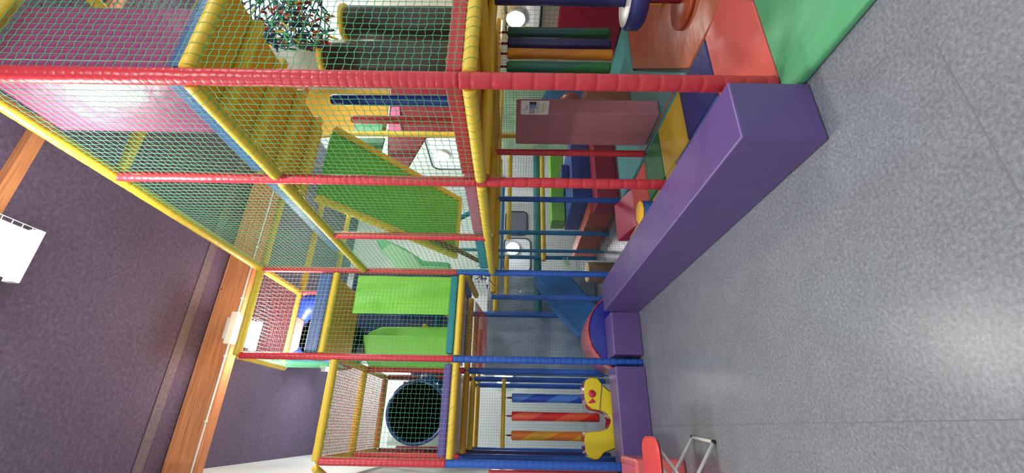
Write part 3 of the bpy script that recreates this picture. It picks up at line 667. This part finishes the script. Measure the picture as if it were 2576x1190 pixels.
# ---------------------------------------------------------------- behind the fine net
t = thing('padded_partition', (3.1, 3.8, .05), 'tall mauve padded partition standing behind the fine mesh net', 'partition')
box('partition_pad', (3.10, 3.56, .05), (3.30, 4.12, 1.60), mauve, t, .02)
# wall decorations and items behind
tag(box('wall_pad', (5.45, 5.36, .05), (5.58, 7.6, 1.9), paleg, None, .02), 'pale green wall padding seen through the fine mesh net', 'pad')
t = thing('standing_cylinder', (3.9, 4.35, .047), 'brown padded cylinder standing behind the mesh net', 'cylinder')
cyl('pad_body', (4.15, 4.6, .047), .2, .62, vinyl('terracotta_vinyl', (170, 92, 70), .4), t)
o = link('padded_ball', lathe_me([(0.17*math.sin(a), -.17*math.cos(a)) for a in [math.pi*k/16 for k in range(17)]], (0, 0, 1), 24), vinyl('clay_vinyl', (176, 84, 72), .4), None, (4.15, 4.6, .85)); tag(o, 'clay coloured ball resting on the brown padded cylinder', 'ball')
tag(prism('play_panel', [(4.3, 5.0, .05), (4.9, 5.0, .05), (4.9, 5.0, 1.1), (4.55, 5.0, 1.25)], (0, .12, 0), tb, None, .02), 'teal blue padded shape behind the clay ball', 'panel')

tag(link('bottom_cord', pipe_me([(0, 0, 0), (0, 1.08, 0)], .006, 6), vinyl('orange_cord', (220, 84, 50), .5, 0), None, (X1-.005, 3.08, .056)), 'orange cord along the bottom of the fine mesh net', 'cord')
# ---- poster tied on the mesh
def poster():
    X = X1-.012; t = thing('paper_notice', (X, 3.45, 1.2), 'white paper notice with photos and a yellow line, tied on the fine mesh net', 'notice')
    p = [at(1311, 253, 'X', X), at(1383, 256, 'X', X), at(1378, 292, 'X', X), at(1308, 288, 'X', X)]
    ymax, ymin = p[3].y, p[0].y; zt, zb = p[0].z, p[2].z
    pw = vinyl('paper_white', (238, 238, 236), .5, 0)
    box('sheet', (X, ymin, zb), (X+.002, ymax, zt), pw, t, 0)
    W_, H_ = ymax-ymin, zt-zb
    def patch(a, b, c, d, m, nm):   # a,b: across from the left (0..1), c,d: down from the top
        box(nm, (X-.0012, ymax-b*W_, zt-d*H_), (X, ymax-a*W_, zt-c*H_), m, t, 0)
    fl = lambda n, c: vinyl(n, c, .5, 0)
    patch(.07, .45, .30, .52, fl('print_rose', (190, 170, 176)), 'photo_print'); patch(.47, .70, .30, .55, fl('print_blue', (110, 150, 215)), 'photo_print')
    patch(.72, .93, .30, .55, fl('print_dark', (70, 62, 86)), 'photo_print'); patch(.12, .34, .57, .64, fl('print_pink', (216, 196, 200)), 'photo_print')
    patch(.37, .60, .56, .64, fl('print_green', (176, 200, 170)), 'photo_print'); patch(.64, .88, .57, .65, fl('print_sky', (176, 200, 226)), 'photo_print')
    patch(.15, .85, .755, .79, fl('marker_yellow', (226, 214, 110)), 'highlight_bar'); patch(.15, .85, .80, .84, MATS['marker_yellow'], 'highlight_bar')
    inkm = fl('ink_grey', (140, 128, 132))
    for k in range(5): patch(.2+.03*k, .8, [.68, .70, .88, .90, .92][k], [.684, .704, .884, .904, .924][k], inkm, 'text_line')
    def text(s, size, yy, zz, m):
        cu = bpy.data.curves.new('heading', 'FONT'); cu.body = s; cu.size = size; cu.extrude = .0004; cu.align_x = 'CENTER'; cu.materials.append(m)
        dg = bpy.data.objects.new('tmp', cu); C.objects.link(dg); me = bpy.data.meshes.new_from_object(dg.evaluated_get(bpy.context.evaluated_depsgraph_get())); bpy.data.objects.remove(dg)
        o = bpy.data.objects.new('heading', me); C.objects.link(o); o.parent = t
        if not me.materials: me.materials.append(m)
        o.rotation_euler = (math.pi/2, 0, -math.pi/2); o.location = Vector((X-.0012, yy, zz))-t.location
    text('La', H_*.10, ymax-W_*.33, zt-H_*.14, fl('ink_rose', (190, 130, 140))); text('Suce', H_*.13, ymax-W_*.52, zt-H_*.24, inkm)
poster()

# ---- soft blocks far inside
def block(lo, hi, m, label, name='soft_block'):
    return tag(box(name, lo, hi, m, None, .025, 3), label, 'block')
block((3.16, 5.62, 0), (4.6, 5.98, .34), crimson, 'crimson soft block low on the floor below the blue one')
block((3.16, 6.0, 0), (3.42, 8.0, .40), vinyl('deep_orange_vinyl', (226, 88, 50), .4), 'long orange soft block beside the net, behind the crimson one')
block((3.44, 6.0, 0), (4.7, 7.2, .66), vinyl('mid_blue_vinyl', (44, 78, 176), .4), 'mid blue soft block behind the crimson one')
block((3.46, 6.85, .67), (5.0, 7.2, .93), lime, 'lime green soft slab lying on the mid blue block')
block((4.0, 6.2, .665), (4.25, 6.6, .8), navy, 'small navy block on the mid blue block')
t = thing('standing_cylinder', (2.25, 6.3, 0), 'brown padded cylinder with cream top behind the inner corner post', 'cylinder')
cyl('pad_body', (2.27, 6.29, 0), .165, .42, brown, t, .012); cyl('top_disc', (2.27, 6.29, .421), .16, .03, cream, t, .01)
t = thing('standing_cylinder', (1.95, 3.6, .045), 'low blue cylinder with yellow top between the long bench and the red mat', 'cylinder')
cc = at(1607, 535, 'Z', .36)
cyl('pad_body', (cc.x, cc.y, .046), .12, .29, vinyl('cobalt_vinyl', (30, 84, 180), .4), t, .006); cyl('top_disc', (cc.x, cc.y, .337), .118, .02, vinyl('warm_yellow_vinyl', (246, 186, 30), .4), t, .006)
t.location = (cc.x, cc.y, .046)
for ch in t.children: ch.location = (0, 0, ch.location.z+.0) if False else (0, 0, 0 if ch.name.startswith('pad') else .291)
# knotted string
random.seed(5); Pk = []
k0 = at(1425, 662, 'Y', 5.352); p = Vector(k0)
for k in range(60):
    q = Vector((random.gauss(0, .035), random.gauss(0, .012), random.gauss(0, .03))); Pk.append(tuple(q))
Pk += [(-.02, 0, -.02), (-.09, 0, .02), (-.1, 0, -.09), (-.04, 0, -.12)]
o = link('knotted_string', pipe_me(Pk, .0028, 5), nwhite, None, k0-Vector((0, .0, 0))); tag(o, 'pale green knotted string tied to the net beside the inner corner post', 'string')

# ---------------------------------------------------------------- behind the short benches
o = prism('foot_slide', [at(a, b, 'Y', 6.9) for a, b in ((1345, 688), (1432, 690), (1475, 740), (1510, 775), (1552, 800), (1556, 850), (1462, 838), (1400, 768))], (0, .5, 0), vinyl('slide_blue_vinyl', (34, 110, 190), .35, .1), None, .02)
tag(o, 'sloping blue padded slide coming down behind the net', 'slide')
# bubble sheet
def sheet(name, x0, x1, z0, z1, y, m, amp=.02, nx=40, nz=50, thick=.004):
    xs = np.linspace(x0, x1, nx); zs = np.linspace(z0, z1, nz); Xg, Zg = np.meshgrid(xs, zs, indexing='ij')
    Yg = y+amp*(np.sin(Xg*9+Zg*2)+.6*np.sin(Xg*23+Zg*5)+.5*np.sin(Zg*11+Xg*3)); P = np.stack([Xg-x0, Yg-y, Zg-z0], -1)
    idx = np.arange(nx*nz).reshape(nx, nz); Q = np.stack([idx[:-1, :-1], idx[1:, :-1], idx[1:, 1:], idx[:-1, 1:]], -1).reshape(-1, 4)
    o = link(name, meshnp(name, P.reshape(-1, 3), Q, True), m, None, (x0, y, z0)); s = o.modifiers.new('t', 'SOLIDIFY'); s.thickness = thick; return o
tag(sheet('bubble_sheet', .85, 2.75, .0, 2.1, 7.85, foil, .012), 'shiny grey blue plastic sheet behind the blue slide', 'sheet')
tag(sheet('lime_sheet', 1.34, 1.86, 2.44, 3.72, 5.44, vinyl('lime_fabric', (134, 224, 62), .45, .35, 5), .008), 'bright lime green sheet hanging behind the green net', 'sheet')
# round red tub (half barrel)
t = thing('padded_drum', (1.22, 5.70, .05), 'salmon red half barrel with a blue end, standing behind the short bench', 'drum')
dc = (1.22, 5.70, .05)
link('drum_body', lathe_me([(.53, 0), (.535, .02), (.53, .66), (.50, .68), (0, .68)], (0, 1, 0), 48, math.pi, 2*math.pi), salmon, t, dc)
link('blue_end', lathe_me([(0, -.005), (.50, -.005), (.518, .004), (.518, .03)], (0, 1, 0), 48, math.pi, 2*math.pi), vinyl('deep_royal_vinyl', (34, 40, 180), .35), t, dc)
link('red_rim', pipe_me([(.526*math.cos(a), 0, .526*math.sin(a)) for a in [math.pi*k/48 for k in range(49)]], .011, 8), red, t, dc)

# rocking animal
base = [(290, 285), (340, 262), (405, 275), (437, 325), (490, 380), (545, 415)]
rest = [(268, 372), (278, 315)]
outl = [(290, 285), (340, 264), (405, 277), (437, 325), (490, 380), (548, 415), (640, 430), (640, 700), (640, 950), (575, 955), (520, 975), (460, 1000), (438, 1035), (410, 1063), (365, 1068), (312, 1045), (284, 990), (270, 880), (284, 802), (330, 790), (420, 785), (490, 768), (522, 730), (528, 680), (512, 635), (470, 603), (420, 587), (345, 572), (298, 532), (272, 460), (266, 375), (274, 315)]
YA = 5.78
def cr(a, b): return at(1400+a/3.84, 880+b/3.84, 'Y', YA)
pts = [cr(a, b) for a, b in outl]
pts = [Vector((q.x, q.y, .049 if ab[0] == 640 else q.z)) for q, ab in zip(pts, outl)]
t = thing('rocking_animal', (.15, YA, .05), 'yellow padded rocking animal with red eye and burgundy edges on the floor behind the bench', 'rocking toy')
prism('body', pts, (0, .34, 0), vinyl('animal_yellow_vinyl', (240, 216, 20), .38, .25, 5), t, .012, side_mat=burg)
ec = cr(343, 425)
cyl('eye', ec+Vector((0, .002, 0)), .047, .01, red, t, .002, axis=(0, -1, 0))
prism('mouth_mark', [cr(345, 470)+Vector((0, -.006, 0)), cr(380, 505)+Vector((0, -.006, 0)), cr(360, 514)+Vector((0, -.006, 0)), cr(325, 518)+Vector((0, -.006, 0)), cr(303, 514)+Vector((0, -.006, 0))], (0, .008, 0), red, t, 0)
link('neck_strap', pipe_me([tuple(cr(436, 325)-cr(425, 450)), (0, 0, 0), tuple(cr(414, 586)-cr(425, 450))], .006, 6), vinyl('strap_grey', (150, 140, 90), .5), t, cr(425, 450)+Vector((0, -.006, 0)))

# ---------------------------------------------------------------- upper parts of the short side
t = thing('tunnel_entrance', (1.3, 6.44, 4.06), 'round blue tunnel entrance panel with a red segment, at the top of the short side', 'tunnel')
holed('entrance_panel', .82, 1.85, 6.40, 4.06, 4.93, 1.22, 4.46, .37, .05, royal, t)
cc2 = Vector((1.22, 6.45, 4.46))
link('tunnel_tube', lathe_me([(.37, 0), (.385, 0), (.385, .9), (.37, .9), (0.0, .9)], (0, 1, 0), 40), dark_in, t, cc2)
prism('red_segment', [(1.02, 6.385, 4.80), (1.44, 6.385, 4.80), (1.50, 6.385, 4.92), (.92, 6.385, 4.92)], (0, .013, 0), salmon, t, 0)
# lime trough
t = thing('green_trough', (1.2, 5.9, 2.4), 'lime green padded trough of a slide behind the net beside the lime sheet', 'slide')
def tp(Yv, L): return [at(a, b, 'Y', Yv) for a, b in L]
f1 = tp(5.95, [(912, 842), (1128, 846), (1132, 926), (926, 922), (918, 900)])
f1 = [Vector((q.x, q.y, max(q.z, 2.39))) for q in f1]
prism('front_panel', f1, (0, .06, 0), lime, t, .02)
f2 = tp(6.55, [(925, 836), (960, 822), (1136, 822), (1136, 900), (930, 900)])
prism('rear_panel', [Vector((q.x, q.y, max(q.z, 2.39))) for q in f2], (0, .06, 0), lime, t, .02)
box('trough_floor', (.83, 6.02, 2.38), (1.28, 6.56, 2.44), lime, t, .01)
for k in range(3):
    a = Vector((1.38+k*.25, 7.4, 3.5-k*.32)); rail(a, a+Vector((-.28, .5, -.45)), yellow, '%s sloping yellow rail seen under the lime sheet' % ['upper', 'middle', 'lower'][k], r=.035)
rail((1.0, 7.62, 3.0), (2.6, 7.62, 3.0), tb, 'teal rail far behind the lime trough', r=.04)
tag(box('wall_panel', (1.14, 7.72, 2.4), (2.7, 7.75, 4.7), navy, None, .01), 'navy panel far behind the lime trough', 'panel')
# tube slide in the left bay
t = thing('tube_slide', (.25, 6.9, 2.42), 'dark blue tube slide with a big round opening in the left bay', 'slide')
R0 = .425; cpt = Vector((.20, 6.85, 3.03))
path = [Vector((0, s, 0)) for s in np.linspace(0, .35, 5)]
for k in range(1, 13):
    a = math.radians(k*7); path.append(Vector((.9*(1-math.cos(a)), .35+.9*math.sin(a), .05*k*.1)))
def tube_shell(path, R, flare=True):
    n = 40; V, Q = [], []; m = len(path)
    for i, p in enumerate(path):
        d = (path[min(i+1, m-1)]-path[max(i-1, 0)]).normalized(); u = d.cross(Vector((0, 0, 1))).normalized(); v = u.cross(d)
        rr = R*(1.06 if i == 0 else 1.0)
        for j in range(n):
            a = 2*math.pi*j/n; V.append(tuple(p+rr*(math.cos(a)*u+math.sin(a)*v)))
    for i in range(m-1):
        for j in range(n): Q.append((i*n+j, i*n+(j+1) % n, (i+1)*n+(j+1) % n, (i+1)*n+j))
    return meshnp('tube', V, Q, True)
o = link('outer_tube', tube_shell(path, R0), tubenavy, t, cpt)
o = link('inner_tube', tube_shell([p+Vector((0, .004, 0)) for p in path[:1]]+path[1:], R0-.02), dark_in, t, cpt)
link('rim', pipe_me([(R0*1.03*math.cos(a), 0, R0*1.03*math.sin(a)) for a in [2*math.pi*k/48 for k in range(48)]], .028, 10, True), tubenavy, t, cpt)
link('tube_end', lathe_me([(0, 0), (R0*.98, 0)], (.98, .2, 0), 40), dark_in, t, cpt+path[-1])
box('foot_panel', (-.05, 6.80, 2.39), (.70, 6.86, 2.66), royal, t, .01)
# curved side at the right of the opening
holed('side_panel', -.33, .72, 8.64, 2.36, 3.9, .2, 3.1, .1, .03, vinyl('light_grey_panel', (205, 212, 210), .5, .03), None)
tag(bpy.data.objects['side_panel'], 'light grey panel behind the dark blue tube slide', 'panel')

# red roof strips under decks
net((.83, 6.5, 2.2), (1.0, 0, 0), (0, 1.1, -.12), .035, .003, nred, 'red net hanging under the deck above the bubble sheet', zig=.1)
for m, sd, nm in ((navy, 3, 'dark blue'), (mauve, 4, 'mauve')):
    random.seed(sd); A, B = [], []
    for k in range(70):
        p = Vector((random.uniform(0, .5), random.uniform(0, .3), random.uniform(-.16, .0))); A.append(p); B.append(p+Vector((random.uniform(-.08, .08), random.uniform(-.08, .08), random.uniform(-.08, .08))))
    V, Q = seg_me(np.array(A), np.array(B), .007, np.array((.3, .2, 1.)))
    o = tag(link('rag_tangle', meshnp('rags', V, Q), m, None, (1.95 if sd == 3 else 2.5, 5.8, 2.12)), nm+' rope tangle hanging under the deck behind the inner corner post', 'rope', None, 'stuff')
# padding on the left wall corner
t = thing('wall_pad', (-.5, 5.4, .45), 'red quilted wall padding strip at the far left beside the leftmost blue post', 'pad')
box('quilted_pad', (-.57, 5.36, .365), (-.43, 5.60, 1.85), red, t, .02)
sm = ring_me(.006, .004, 10)
for k in range(12):
    o = link('stud', lathe_me([(0, 0), (.008, 0), (.006, .004), (0, .006)], (0, -1, 0), 10), plast_w, t, (-.462, 5.362, .55+k*.105))

# ---------------------------------------------------------------- chair and pouf at the left
t = thing('padded_pouf', (-.5, 4.5, 0), 'red padded cube pouf standing against the purple bench at the far left', 'pouf')
box('pouf_pad', (-.95, 4.35, .0), (-.235, 4.93, .46), salmon, t, .03, 3)
link('seam', pipe_me([(0, 0, 0), (0, .5, 0)], .003, 6), red, t, (-.30, 4.39, .461))
t = thing('folding_stool', (-.3, 3.85, 0), 'folding stool with red seat and crossed grey metal legs at the left edge', 'stool')
s1, s2 = 3.56, 3.98
seat = []
zt = .46
pp = [(-.75, s1)]+[(-.15+.11*math.cos(a), (s1+.12 if a < 0 else s2-.12)+.12*math.sin(a)) for a in [math.radians(k) for k in (-90, -72, -54, -36, -18, -1, 1, 18, 36, 54, 72, 90)]]+[(-.75, s2)]
prism('seat', [(a, b, zt) for a, b in pp], (0, 0, .035), vinyl('seat_red_vinyl', (236, 66, 62), .35, .1), t, .014)
fa = at(1795, 1112, 'Z', .015); fb = at(1742, 1100, 'Z', .015)
def leg(a, b, nm='leg'): link(nm, pipe_me([(0, 0, 0), tuple(Vector(b)-Vector(a))], .0135, 8), vinyl('stool_paint', (226, 228, 220), .35, 0), t, a)
leg(fa, (fa.x-.62, fa.y, zt)); leg(fb, (fb.x-.62, fb.y, zt)); leg(fa, fb, 'foot_bar')
ga = Vector((fa.x-.64, fa.y+.03, .015)); gb = Vector((fb.x-.64, fb.y-.03, .015))
leg(ga, (-.10, ga.y, zt)); leg(gb, (-.10, gb.y, zt)); leg(ga, gb, 'foot_bar')
leg(Vector((fa.x-.31, fa.y, .235)), Vector((fb.x-.31, fb.y, .235)), 'cross_bar')
for q in (fa, fb): cyl('rubber_foot', (q.x, q.y, .0), .016, .03, black, t, .003)
